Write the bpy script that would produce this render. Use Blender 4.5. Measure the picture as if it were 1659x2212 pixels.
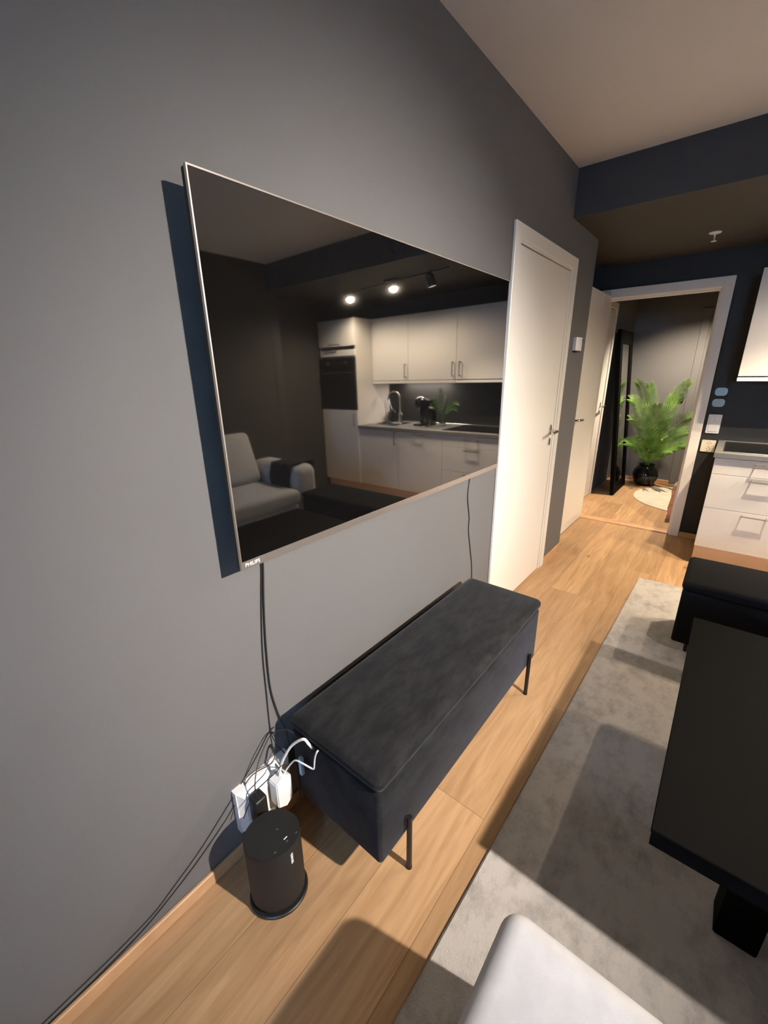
import bpy, bmesh, math, random
from mathutils import Vector, Matrix
random.seed(7)
for o in list(bpy.data.objects): bpy.data.objects.remove(o, do_unlink=True)
S = bpy.context.scene
COL = S.collection
PI = math.pi

# ------------------------------------------------------------------ camera
def Rz(a): return Matrix.Rotation(a, 3, 'Z')
def Rx(a): return Matrix.Rotation(a, 3, 'X')
cam = bpy.data.cameras.new('camera'); camo = bpy.data.objects.new('camera', cam); COL.objects.link(camo)
cam.sensor_fit = 'VERTICAL'; cam.sensor_height = 36.0; cam.lens = 898.77 / 2212 * 36.0
cam.shift_x = 1.69 / 2212; cam.clip_start = 0.02
camo.matrix_world = Matrix.Translation((0.9381, 0, 1.4414)) @ (Rz(0.6918) @ Rx(1.2464) @ Rz(-0.0145)).to_4x4()
S.camera = camo

# ------------------------------------------------------------------ view, world, light levels
S.view_settings.view_transform = 'Standard'; S.view_settings.look = 'None'
S.view_settings.gamma = 1; S.view_settings.use_curve_mapping = False
S.view_settings.exposure = 0.0
w = bpy.data.worlds.new('dusk_sky'); S.world = w; w.use_nodes = True
w.node_tree.nodes['Background'].inputs[0].default_value = (0.30, 0.48, 0.85, 1)
w.node_tree.nodes['Background'].inputs[1].default_value = 0.8

def light(name, kind, loc, target, power, color, size=0.03, angle=120, blend=0.6, parent=None):
    d = bpy.data.lights.new(name, kind); d.energy = power; d.color = color
    if kind == 'SPOT': d.spot_size = math.radians(angle); d.spot_blend = blend; d.shadow_soft_size = size
    elif kind == 'POINT': d.shadow_soft_size = size
    elif kind == 'AREA': d.shape = 'RECTANGLE'; d.size, d.size_y = size
    o = bpy.data.objects.new(name, d); COL.objects.link(o)
    o.rotation_euler = (Vector(target) - Vector(loc)).to_track_quat('-Z', 'Y').to_euler()
    if parent is not None:
        o.parent = parent; o.location = Vector(loc) - WL[parent.name]
    else: o.location = loc
    return o
WL = {}
WARM = (1.0, 0.82, 0.60); NEUT = (1.0, 0.91, 0.83); COOL = (0.38, 0.62, 1.0)
LAMP_LIVING = (2.65, 0.88, 2.28); LIVING_W = 800
SPOTS = [(1.38, 3.29, 2.19), (1.86, 3.40, 2.20), (2.51, 3.50, 2.20)]; SPOT_W = 105
HALL_LAMP = (0.62, 5.62, 2.36); HALL_W = 320
WINDOW_W = 540
light('window_daylight', 'AREA', (2.4, -3.7, 2.3), (1.9, 0, 0.9), WINDOW_W, COOL, size=(2.2, 1.8))

# ------------------------------------------------------------------ materials
def nt(name):
    m = bpy.data.materials.new(name); m.use_nodes = True
    n = m.node_tree; return m, n, n.nodes['Principled BSDF']
def setp(b, **k):
    for a, v in k.items():
        a = a.replace('_', ' ')
        if a in b.inputs: b.inputs[a].default_value = v
def mat(name, col, rough=0.5, metal=0, bump=0, bscale=200, var=0, vscale=6, spec=None, **k):
    m, n, b = nt(name)
    c = (*col, 1)
    b.inputs['Base Color'].default_value = c; b.inputs['Roughness'].default_value = rough; b.inputs['Metallic'].default_value = metal
    if spec is not None: b.inputs['Specular IOR Level'].default_value = spec
    setp(b, **k)
    tc = n.nodes.new('ShaderNodeTexCoord')
    if bump:
        t = n.nodes.new('ShaderNodeTexNoise'); t.inputs['Scale'].default_value = bscale; t.inputs['Detail'].default_value = 4
        n.links.new(tc.outputs['Object'], t.inputs['Vector'])
        bp = n.nodes.new('ShaderNodeBump'); bp.inputs['Strength'].default_value = bump; bp.inputs['Distance'].default_value = 0.002
        n.links.new(t.outputs['Fac'], bp.inputs['Height']); n.links.new(bp.outputs['Normal'], b.inputs['Normal'])
    if var:
        t = n.nodes.new('ShaderNodeTexNoise'); t.inputs['Scale'].default_value = vscale; t.inputs['Detail'].default_value = 6
        n.links.new(tc.outputs['Object'], t.inputs['Vector'])
        r = n.nodes.new('ShaderNodeValToRGB'); r.color_ramp.elements[0].position = 0.3; r.color_ramp.elements[1].position = 0.7
        r.color_ramp.elements[0].color = (*[x * (1 - var) for x in col], 1); r.color_ramp.elements[1].color = (*[min(1, x * (1 + var)) for x in col], 1)
        n.links.new(t.outputs['Fac'], r.inputs['Fac']); n.links.new(r.outputs['Color'], b.inputs['Base Color'])
    return m
def emis(name, col, s):
    m, n, b = nt(name); b.inputs['Base Color'].default_value = (*col, 1)
    b.inputs['Emission Color'].default_value = (*col, 1); b.inputs['Emission Strength'].default_value = s
    return m
M = {}
M['wall'] = mat('charcoal_wall_paint', (0.128, 0.124, 0.122), 0.75, bump=0.25, bscale=350, var=0.05, vscale=1.5)
M['wallmid'] = mat('dark_brown_grey_wall_paint', (0.048, 0.045, 0.042), 0.75, bump=0.25, bscale=350)
M['soffit'] = mat('dark_paint_bounce_tinted', (0.042, 0.038, 0.035), 0.7, bump=0.25, bscale=350)  # same paint as the end wall, with warm floor bounce put into the colour
M['dark'] = mat('near_black_shaded_paint', (0.015, 0.0145, 0.014), 0.7, bump=0.25, bscale=350)  # wall paint taken near black, the end wall's shade is in the colour
M['ceil'] = mat('white_ceiling_paint', (0.72, 0.69, 0.67), 0.9, bump=0.1, bscale=300)
M['white'] = mat('white_lacquer', (0.79, 0.755, 0.685), 0.38)
M['cab'] = mat('cabinet_white', (0.72, 0.685, 0.64), 0.42)
M['chrome'] = mat('brushed_steel', (0.62, 0.60, 0.57), 0.22, 1.0)
M['handle'] = mat('handle_steel', (0.42, 0.40, 0.38), 0.3, 1.0)
M['steel'] = mat('sink_steel', (0.70, 0.70, 0.70), 0.18, 1.0)
M['top'] = mat('grey_laminate', (0.17, 0.165, 0.16), 0.42, var=0.08, vscale=80)
M['blackgloss'] = mat('black_glass', (0.006, 0.006, 0.007), 0.06)
M['ovenglass'] = mat('oven_glass', (0.010, 0.010, 0.010), 0.10)
M['blackmetal'] = mat('black_powder_coat', (0.008, 0.008, 0.010), 0.4)
M['blackplastic'] = mat('black_plastic', (0.010, 0.010, 0.010), 0.45)
M['mesh'] = mat('speaker_mesh', (0.012, 0.012, 0.012), 0.55, bump=0.5, bscale=1400)
M['whiteplastic'] = mat('white_plastic', (0.80, 0.80, 0.80), 0.35)
M['cream'] = mat('cream_plastic', (0.72, 0.66, 0.52), 0.4)
M['print'] = mat('white_print', (0.85, 0.85, 0.85), 0.5)
M['tvsilver'] = mat('tv_silver', (0.66, 0.60, 0.55), 0.32, 0.9)
M['ottoman'] = mat('black_matte_velvet', (0.005, 0.005, 0.006), 0.9, bump=0.4, bscale=250, spec=0.15)
M['table'] = mat('black_ash_veneer', (0.0032, 0.0030, 0.0028), 0.60, bump=0.06, bscale=120, spec=0.03)
M['sofa'] = mat('light_grey_weave', (0.52, 0.515, 0.53), 0.92, bump=0.4, bscale=620, var=0.06, vscale=30)
M['throw'] = mat('black_fleece', (0.012, 0.012, 0.012), 0.95, bump=0.8, bscale=200)
M['pot'] = mat('glazed_black_ceramic', (0.008, 0.008, 0.008), 0.08)
M['pink'] = mat('pink_paper', (0.74, 0.45, 0.40), 0.6, var=0.35, vscale=14)
M['paper'] = mat('pale_paper', (0.80, 0.70, 0.65), 0.6)
M['glass'] = mat('clear_glass', (0.9, 0.95, 0.95), 0.02, Transmission_Weight=1.0, IOR=1.3)
M['mirror'] = mat('mirror_silver', (0.75, 0.76, 0.76), 0.02, 1.0)
M['blue'] = mat('pale_blue_plastic', (0.34, 0.50, 0.62), 0.3)
M['blue2'] = mat('pale_blue_grey_plastic', (0.36, 0.46, 0.52), 0.3)
M['bluecap'] = mat('translucent_blue_plastic', (0.30, 0.42, 0.50), 0.3)
M['hallrug'] = mat('cream_wool', (0.60, 0.55, 0.44), 0.95, bump=0.8, bscale=160, var=0.10, vscale=9)
M['wood_edge'] = mat('oak_trim', (0.52, 0.30, 0.15), 0.5, var=0.12, vscale=12)
M['plinthwood'] = mat('light_oak_plinth', (0.74, 0.57, 0.43), 0.5)
M['stem'] = mat('palm_stem', (0.10, 0.17, 0.03), 0.5)
M['soil'] = mat('dark_soil', (0.01, 0.008, 0.006), 0.9)
M['dgrey'] = mat('valve_grey', (0.05, 0.05, 0.052), 0.5)
M['bulb'] = emis('lit_bulb_warm', (1.0, 0.82, 0.55), 45)
M['dcable'] = mat('dark_grey_cable', (0.015, 0.015, 0.017), 0.5)
M['led'] = emis('lit_led_strip', (1.0, 0.86, 0.72), 14)

def leafmat():
    m, n, b = nt('palm_leaf')
    tc = n.nodes.new('ShaderNodeTexCoord'); t = n.nodes.new('ShaderNodeTexNoise'); t.inputs['Scale'].default_value = 11
    n.links.new(tc.outputs['Object'], t.inputs['Vector'])
    r = n.nodes.new('ShaderNodeValToRGB'); r.color_ramp.elements[0].position = 0.3; r.color_ramp.elements[1].position = 0.7
    r.color_ramp.elements[0].color = (0.045, 0.125, 0.018, 1); r.color_ramp.elements[1].color = (0.21, 0.37, 0.07, 1)
    n.links.new(t.outputs['Fac'], r.inputs['Fac']); n.links.new(r.outputs['Color'], b.inputs['Base Color'])
    b.inputs['Roughness'].default_value = 0.42
    return m
M['leaf'] = leafmat()

def screenmat():
    m, n, b = nt('tv_screen')
    setp(b, Base_Color=(0.0035, 0.0033, 0.0033, 1), Roughness=0.028, IOR=2.9)
    return m
M['screen'] = screenmat()

def velvet():
    m, n, b = nt('crushed_charcoal_velvet')
    tc = n.nodes.new('ShaderNodeTexCoord'); mp = n.nodes.new('ShaderNodeMapping'); mp.inputs['Scale'].default_value = (7, 2.6, 6)
    mp.inputs['Rotation'].default_value = (0, 0, 0.5)
    t = n.nodes.new('ShaderNodeTexNoise'); t.inputs['Scale'].default_value = 3.2; t.inputs['Detail'].default_value = 9; t.inputs['Roughness'].default_value = 0.68
    n.links.new(tc.outputs['Object'], mp.inputs['Vector']); n.links.new(mp.outputs['Vector'], t.inputs['Vector'])
    r = n.nodes.new('ShaderNodeValToRGB'); r.color_ramp.elements[0].position = 0.40; r.color_ramp.elements[1].position = 0.64
    r.color_ramp.elements[0].color = (0.006, 0.006, 0.007, 1); r.color_ramp.elements[1].color = (0.017, 0.0165, 0.0175, 1)
    n.links.new(t.outputs['Fac'], r.inputs['Fac']); n.links.new(r.outputs['Color'], b.inputs['Base Color'])
    setp(b, Roughness=0.85, Sheen_Weight=0.22, Sheen_Roughness=0.4, Sheen_Tint=(0.55, 0.58, 0.66, 1))
    b.inputs['Specular IOR Level'].default_value = 0.2
    t2 = n.nodes.new('ShaderNodeTexNoise'); t2.inputs['Scale'].default_value = 260
    n.links.new(tc.outputs['Object'], t2.inputs['Vector'])
    bp = n.nodes.new('ShaderNodeBump'); bp.inputs['Strength'].default_value = 0.4; bp.inputs['Distance'].default_value = 0.002
    n.links.new(t2.outputs['Fac'], bp.inputs['Height']); n.links.new(bp.outputs['Normal'], b.inputs['Normal'])
    return m
M['velvet'] = velvet()

def rugmat():
    m, n, b = nt('pale_viscose_rug')
    tc = n.nodes.new('ShaderNodeTexCoord')
    def noise(sc, det, ro, stretch=(1, 1, 1)):
        mp = n.nodes.new('ShaderNodeMapping'); mp.inputs['Scale'].default_value = stretch
        t = n.nodes.new('ShaderNodeTexNoise'); t.inputs['Scale'].default_value = sc; t.inputs['Detail'].default_value = det; t.inputs['Roughness'].default_value = ro
        n.links.new(tc.outputs['Object'], mp.inputs['Vector']); n.links.new(mp.outputs['Vector'], t.inputs['Vector']); return t
    a = noise(13, 9, 0.72, (1.5, 1, 1)); c = noise(3.0, 4, 0.6); f = noise(300, 3, 0.6)
    mx = n.nodes.new('ShaderNodeMix'); mx.data_type = 'FLOAT'; mx.inputs[0].default_value = 0.4
    n.links.new(a.outputs['Fac'], mx.inputs[2]); n.links.new(c.outputs['Fac'], mx.inputs[3])
    r = n.nodes.new('ShaderNodeValToRGB'); r.color_ramp.elements[0].position = 0.34; r.color_ramp.elements[1].position = 0.54
    r.color_ramp.elements[0].color = (0.28, 0.255, 0.235, 1); r.color_ramp.elements[1].color = (0.52, 0.48, 0.44, 1)
    n.links.new(mx.outputs[0], r.inputs['Fac']); n.links.new(r.outputs['Color'], b.inputs['Base Color'])
    setp(b, Roughness=0.9, Sheen_Weight=0.15)
    ad = n.nodes.new('ShaderNodeMath'); ad.operation = 'ADD'
    n.links.new(f.outputs['Fac'], ad.inputs[0]); n.links.new(a.outputs['Fac'], ad.inputs[1])
    bp = n.nodes.new('ShaderNodeBump'); bp.inputs['Strength'].default_value = 0.5; bp.inputs['Distance'].default_value = 0.006
    n.links.new(ad.outputs[0], bp.inputs['Height']); n.links.new(bp.outputs['Normal'], b.inputs['Normal'])
    return m
M['rug'] = rugmat()

def oak():
    m, n, b = nt('oak_plank_floor')
    tc = n.nodes.new('ShaderNodeTexCoord')
    mp = n.nodes.new('ShaderNodeMapping'); mp.inputs['Rotation'].default_value = (0, 0, PI / 2); mp.inputs['Location'].default_value = (0.98, 0.005, 0)
    n.links.new(tc.outputs['Object'], mp.inputs['Vector'])
    br = n.nodes.new('ShaderNodeTexBrick')
    for k, v in dict(Scale=1.0).items(): br.inputs[k].default_value = v
    br.inputs['Brick Width'].default_value = 1.75; br.inputs['Row Height'].default_value = 0.185
    br.inputs['Mortar Size'].default_value = 0.0009; br.inputs['Mortar Smooth'].default_value = 0.1; br.offset = 0.37; br.offset_frequency = 3
    br.inputs['Color1'].default_value = (0, 0, 0, 1); br.inputs['Color2'].default_value = (1, 1, 1, 1); br.inputs['Mortar'].default_value = (0.5, 0.5, 0.5, 1)
    br.inputs['Bias'].default_value = 0.0
    n.links.new(mp.outputs['Vector'], br.inputs['Vector'])
    # grain: noise stretched along y, shifted per plank
    sc = n.nodes.new('ShaderNodeVectorMath'); sc.operation = 'SCALE'; sc.inputs['Scale'].default_value = 13.7
    n.links.new(br.outputs['Color'], sc.inputs[0])
    ad = n.nodes.new('ShaderNodeVectorMath'); ad.operation = 'ADD'
    n.links.new(tc.outputs['Object'], ad.inputs[0]); n.links.new(sc.outputs['Vector'], ad.inputs[1])
    m2 = n.nodes.new('ShaderNodeMapping'); m2.inputs['Scale'].default_value = (16, 1.3, 1)
    n.links.new(ad.outputs['Vector'], m2.inputs['Vector'])
    g = n.nodes.new('ShaderNodeTexNoise'); g.inputs['Scale'].default_value = 1.6; g.inputs['Detail'].default_value = 8; g.inputs['Roughness'].default_value = 0.6; g.inputs['Distortion'].default_value = 1.1
    n.links.new(m2.outputs['Vector'], g.inputs['Vector'])
    r = n.nodes.new('ShaderNodeValToRGB'); r.color_ramp.elements[0].position = 0.25; r.color_ramp.elements[1].position = 0.68
    r.color_ramp.elements[0].color = (0.36, 0.205, 0.098, 1); r.color_ramp.elements[1].color = (0.56, 0.355, 0.19, 1)
    n.links.new(g.outputs['Fac'], r.inputs['Fac'])
    # knots
    m3 = n.nodes.new('ShaderNodeMapping'); m3.inputs['Scale'].default_value = (3.0, 1.7, 1); n.links.new(tc.outputs['Object'], m3.inputs['Vector'])
    v = n.nodes.new('ShaderNodeTexVoronoi'); v.inputs['Scale'].default_value = 1.0; n.links.new(m3.outputs['Vector'], v.inputs['Vector'])
    kr = n.nodes.new('ShaderNodeValToRGB'); kr.color_ramp.elements[0].position = 0.02; kr.color_ramp.elements[1].position = 0.07
    kr.color_ramp.elements[0].color = (0.55, 0.45, 0.38, 1); kr.color_ramp.elements[1].color = (1, 1, 1, 1)
    n.links.new(v.outputs['Distance'], kr.inputs['Fac'])
    # plank to plank tone
    pr = n.nodes.new('ShaderNodeValToRGB'); pr.color_ramp.elements[0].color = (0.80, 0.78, 0.76, 1); pr.color_ramp.elements[1].color = (1.06, 1.05, 1.04, 1)
    n.links.new(br.outputs['Color'], pr.inputs['Fac'])
    def mul(x, y):
        k = n.nodes.new('ShaderNodeMix'); k.data_type = 'RGBA'; k.blend_type = 'MULTIPLY'; k.inputs[0].default_value = 1
        n.links.new(x, k.inputs[6]); n.links.new(y, k.inputs[7]); return k.outputs[2]
    c = mul(mul(r.outputs['Color'], kr.outputs['Color']), pr.outputs['Color'])
    gp = n.nodes.new('ShaderNodeMix'); gp.data_type = 'RGBA'; gp.inputs[7].default_value = (0.20, 0.11, 0.05, 1)
    n.links.new(br.outputs['Fac'], gp.inputs[0]); n.links.new(c, gp.inputs[6])
    n.links.new(gp.outputs[2], b.inputs['Base Color'])
    setp(b, Roughness=0.5); b.inputs['Specular IOR Level'].default_value = 0.35
    bp = n.nodes.new('ShaderNodeBump'); bp.inputs['Strength'].default_value = 0.12; bp.inputs['Distance'].default_value = 0.002
    n.links.new(g.outputs['Fac'], bp.inputs['Height']); n.links.new(bp.outputs['Normal'], b.inputs['Normal'])
    return m
M['oak'] = oak()

# ------------------------------------------------------------------ geometry helpers (all coordinates are room coordinates in metres)
def BM(): return bmesh.new()
def box(bm, x0, x1, y0, y1, z0, z1, bev=0, seg=2, rot=None, piv=None):
    r = bmesh.ops.create_cube(bm, size=1); vs = r['verts']
    bmesh.ops.scale(bm, vec=(abs(x1 - x0), abs(y1 - y0), abs(z1 - z0)), verts=vs)
    bmesh.ops.translate(bm, vec=((x0 + x1) / 2, (y0 + y1) / 2, (z0 + z1) / 2), verts=vs)
    if bev:
        es = list({e for v in vs for e in v.link_edges})
        q = bmesh.ops.bevel(bm, geom=es, offset=bev, segments=seg, profile=0.5, affect='EDGES', clamp_overlap=True)
        vs = list({v for f in q['faces'] for v in f.verts} | {v for v in vs if v.is_valid})
    if rot is not None:
        bmesh.ops.rotate(bm, cent=piv or ((x0 + x1) / 2, (y0 + y1) / 2, (z0 + z1) / 2), matrix=rot, verts=vs)
    return vs
def quad(bm, pts):
    return bm.faces.new([bm.verts.new(p) for p in pts])
def prism(bm, pts2, axis, a, b):
    """extrude polygon (2-D points) along axis from a to b"""
    def P(p, t):
        return {'x': (t, p[0], p[1]), 'y': (p[0], t, p[1]), 'z': (p[0], p[1], t)}[axis]
    A = [bm.verts.new(P(p, a)) for p in pts2]; B = [bm.verts.new(P(p, b)) for p in pts2]
    n = len(A); bm.faces.new(A); bm.faces.new(B[::-1])
    for i in range(n): bm.faces.new((A[i], B[i], B[(i + 1) % n], A[(i + 1) % n]))
def spline(pts, k=8):
    pts = [Vector(p) for p in pts]
    if len(pts) < 3: return pts
    P = [pts[0] * 2 - pts[1]] + pts + [pts[-1] * 2 - pts[-2]]; out = []
    for i in range(1, len(P) - 2):
        for j in range(k):
            t = j / k; a, b, c, d = P[i - 1], P[i], P[i + 1], P[i + 2]
            out.append(0.5 * ((2 * b) + (-a + c) * t + (2 * a - 5 * b + 4 * c - d) * t * t + (-a + 3 * b - 3 * c + d) * t ** 3))
    return out + [pts[-1]]
def tube(bm, pts, r, n=8, r1=None):
    pts = [Vector(p) for p in pts]; rings = []; up = None
    for i, p in enumerate(pts):
        d = (pts[min(i + 1, len(pts) - 1)] - pts[max(i - 1, 0)]).normalized()
        if up is None: up = d.orthogonal().normalized()
        up = (up - d * up.dot(d)).normalized(); sd = d.cross(up)
        rr = r if r1 is None else r + (r1 - r) * i / (len(pts) - 1)
        rings.append([bm.verts.new(p + (up * math.cos(2 * PI * k / n) + sd * math.sin(2 * PI * k / n)) * rr) for k in range(n)])
    for A, B in zip(rings, rings[1:]):
        for k in range(n): bm.faces.new((A[k], A[(k + 1) % n], B[(k + 1) % n], B[k]))
    bm.faces.new(rings[0][::-1]); bm.faces.new(rings[-1])
def lathe(bm, prof, c, n=40, axis='z', sx=1, sy=1, ang=0):
    """prof: (radius, height) list"""
    rings = []
    for r, h in prof:
        ring = []
        for k in range(n):
            a = 2 * PI * k / n; u, v = r * math.cos(a) * sx, r * math.sin(a) * sy
            u, v = u * math.cos(ang) - v * math.sin(ang), u * math.sin(ang) + v * math.cos(ang)
            p = {'z': (u, v, h), 'x': (h, u, v), 'y': (u, h, v)}[axis]
            ring.append(bm.verts.new(Vector(c) + Vector(p)))
        rings.append(ring)
    for A, B in zip(rings, rings[1:]):
        for k in range(n): bm.faces.new((A[k], A[(k + 1) % n], B[(k + 1) % n], B[k]))
    bm.faces.new(rings[0][::-1]); bm.faces.new(rings[-1])
def rplate(bm, cx, cz, w, h, r, t0, t1, axis='y', n=6):
    pts = []
    for (sx, sz, a0) in ((1, 1, 0), (-1, 1, 90), (-1, -1, 180), (1, -1, 270)):
        for k in range(n + 1):
            a = math.radians(a0 + 90 * k / n); pts.append((cx + sx * (w / 2 - r) + r * math.cos(a), cz + sz * (h / 2 - r) + r * math.sin(a)))
    prism(bm, pts, axis, t0, t1)

def obj(name, bm, m, parent=None, smooth=False, origin=None):
    bmesh.ops.recalc_face_normals(bm, faces=bm.faces[:])
    me = bpy.data.meshes.new(name); vs = [v.co for v in bm.verts]
    if origin is None:
        lo = [min(v[i] for v in vs) for i in range(3)]; hi = [max(v[i] for v in vs) for i in range(3)]
        origin = Vector(((lo[0] + hi[0]) / 2, (lo[1] + hi[1]) / 2, lo[2]))
    origin = Vector(origin)
    bmesh.ops.translate(bm, vec=-origin, verts=bm.verts[:])
    bm.to_mesh(me); bm.free()
    if isinstance(m, (list, tuple)):
        for q in m: me.materials.append(q)
    else: me.materials.append(m)
    o = bpy.data.objects.new(name, me); COL.objects.link(o)
    if smooth:
        for p in me.polygons: p.use_smooth = True
        try:
            bpy.context.view_layer.objects.active = o
            me.set_sharp_from_angle(angle=math.radians(35))
        except Exception: pass
    if parent is not None:
        o.parent = parent; o.location = origin - WL[parent.name]
    else: o.location = origin
    WL[o.name] = origin
    return o
def tag(o, label, cat, group=None):
    o['label'] = label; o['category'] = cat
    if group: o['group'] = group
    return o
def thing(name, loc, label, cat, group=None):
    o = bpy.data.objects.new(name, None); COL.objects.link(o); o.location = loc; o.empty_display_size = 0.05
    WL[o.name] = Vector(loc); return tag(o, label, cat, group)
def struct(o): o['kind'] = 'structure'; return o
def root_struct(name, loc):
    o = bpy.data.objects.new(name, None); COL.objects.link(o); o.location = loc; WL[o.name] = Vector(loc); o['kind'] = 'structure'; return o
def text(name, s, size, m, parent, mw, bold=0.0, ext=0.0003):
    c = bpy.data.curves.new(name, 'FONT'); c.body = s; c.size = size; c.extrude = ext; c.offset = bold; c.align_x = 'CENTER'; c.align_y = 'CENTER'
    t = bpy.data.objects.new(name + '_tmp', c); COL.objects.link(t)
    bpy.context.view_layer.update()
    me = bpy.data.meshes.new_from_object(t.evaluated_get(bpy.context.evaluated_depsgraph_get()))
    bpy.data.objects.remove(t, do_unlink=True)
    me.materials.clear(); me.materials.append(m)
    o = bpy.data.objects.new(name, me); COL.objects.link(o)
    o.parent = parent; mm = mw.copy(); mm.translation = mw.translation - WL[parent.name]; o.matrix_local = mm
    return o
def basis(right, up, pos):
    r = Vector(right).normalized(); u = Vector(up); u = (u - r * u.dot(r)).normalized(); n = r.cross(u)
    mtx = Matrix((r, u, n)).transposed().to_4x4(); mtx.translation = Vector(pos); return mtx

# ------------------------------------------------------------------ room shell
XR, XK, H, H2, YB, Y1, YE, YB0 = 3.09, 3.33, 2.518, 2.277, 2.911, 3.48, 4.381, -2.2
T = 0.12
b = BM(); box(b, -T, XK + T, YB0 - T, 4.43, -0.1, 0); box(b, -0.24 - T, 1.9, 4.43, 6.6, -0.1, 0); struct(obj('floor', b, M['oak'], origin=(0, 0, 0)))
b = BM(); box(b, -T, 0, YB0 - T, Y1, 0, H); box(b, -0.25 - T, -0.25, Y1 - T, YE + 0.1, 0, H); box(b, -0.26, -T + 0.01, Y1 - T, Y1, 0, H); struct(obj('wall_left', b, M['wall']))
b = BM(); box(b, XR, XR + T, YB0 - T, YB, 0, H); box(b, XR, XK + T, YB - 0.02, YB + 0.1, 0, H); box(b, XK, XK + T, YB + 0.1, YE + 0.1, 0, H); struct(obj('wall_right', b, M['wallmid']))
b = BM(); box(b, -T, XR + T, YB0 - T, YB + 0.02, H, H + 0.1); struct(obj('ceiling', b, M['ceil']))
b = BM(); box(b, 0.0, XR, YB, YB + 0.12, H2, H); box(b, 0.0, XK, YB + 0.12, Y1, H2, H); box(b, -0.25, XK, Y1, YE, H2, H); struct(obj('trim_1', b, M['soffit']))   # dropped beam and soffit over the kitchen
# end wall with doorway
b = BM()
box(b, -0.25 - T, -0.10, YE, YE + 0.10, 0, H); box(b, 0.71, XK + T, YE, YE + 0.10, 0, H); box(b, -0.10, 0.71, YE, YE + 0.10, 2.03, H)
struct(obj('wall_end', b, M['dark']))
# back wall with window
b = BM()
box(b, -T, 1.5, YB0 - T, YB0, 0, H); box(b, 2.9, XR + T, YB0 - T, YB0, 0, H); box(b, 1.5, 2.9, YB0 - T, YB0, 0, 0.75); box(b, 1.5, 2.9, YB0 - T, YB0, 2.25, H)
struct(obj('wall_back', b, M['wall']))
wn = root_struct('window_1', (2.2, YB0, 0.75))
b = BM()
for (x0, x1, z0, z1) in ((1.5, 1.56, 0.75, 2.25), (2.84, 2.9, 0.75, 2.25), (1.56, 2.84, 0.75, 0.81), (1.56, 2.84, 2.19, 2.25), (2.175, 2.225, 0.81, 2.19)): box(b, x0, x1, YB0 - 0.08, YB0 - 0.02, z0, z1)
obj('window_frame', b, M['white'], wn)
b = BM(); box(b, 1.54, 2.86, YB0 - 0.055, YB0 - 0.049, 0.80, 2.20); obj('window_pane', b, M['glass'], wn)
b = BM(); box(b, 1.47, 2.93, YB0 - 0.02, YB0 + 0.12, 0.72, 0.75, 0.004); obj('window_sill', b, M['white'], wn)
# hall beyond
b = BM(); box(b, -0.24 - T, -0.24, YE + 0.1, 6.57, 0, 2.4); struct(obj('wall_hall_left', b, M['wall']))
b = BM(); box(b, -0.24 - T, 0.53, 6.45, 6.57, 0, 2.4); box(b, 0.53, 1.45, 6.45, 6.57, 2.02, 2.4); box(b, 1.45, 1.9, 6.45, 6.57, 0, 2.4); struct(obj('wall_hall_end', b, M['wall']))
b = BM(); box(b, 1.78, 1.9, YE + 0.1, 6.57, 0, 2.4); struct(obj('wall_hall_right', b, M['wall']))
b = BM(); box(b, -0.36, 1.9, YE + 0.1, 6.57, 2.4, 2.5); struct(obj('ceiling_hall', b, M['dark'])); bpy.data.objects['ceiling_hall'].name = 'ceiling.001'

# baseboards, oak
def skirting(name, x0, x1, y0, y1):
    b = BM(); box(b, x0, x1, y0, y1, 0.0, 0.046, 0.003, 1); return struct(obj(name, b, M['wood_edge']))
skirting('baseboard_left', 0, 0.012, YB0, 2.094)
skirting('baseboard_left.001', 0, 0.012, 3.055, Y1)
skirting('baseboard_right', XR - 0.012, XR, YB0, YB - 0.02)
skirting('baseboard_end', 0.766, 0.90, YE - 0.012, YE)
skirting('baseboard_hall', -0.24, 0.455, 6.438, 6.45)

# threshold
b = BM(); prism(b, [(4.365, 0.0), (4.372, 0.012), (4.40, 0.018), (4.45, 0.018), (4.478, 0.012), (4.485, 0.0)], 'x', -0.088, 0.688); struct(obj('trim_2', b, M['wood_edge']))

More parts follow.
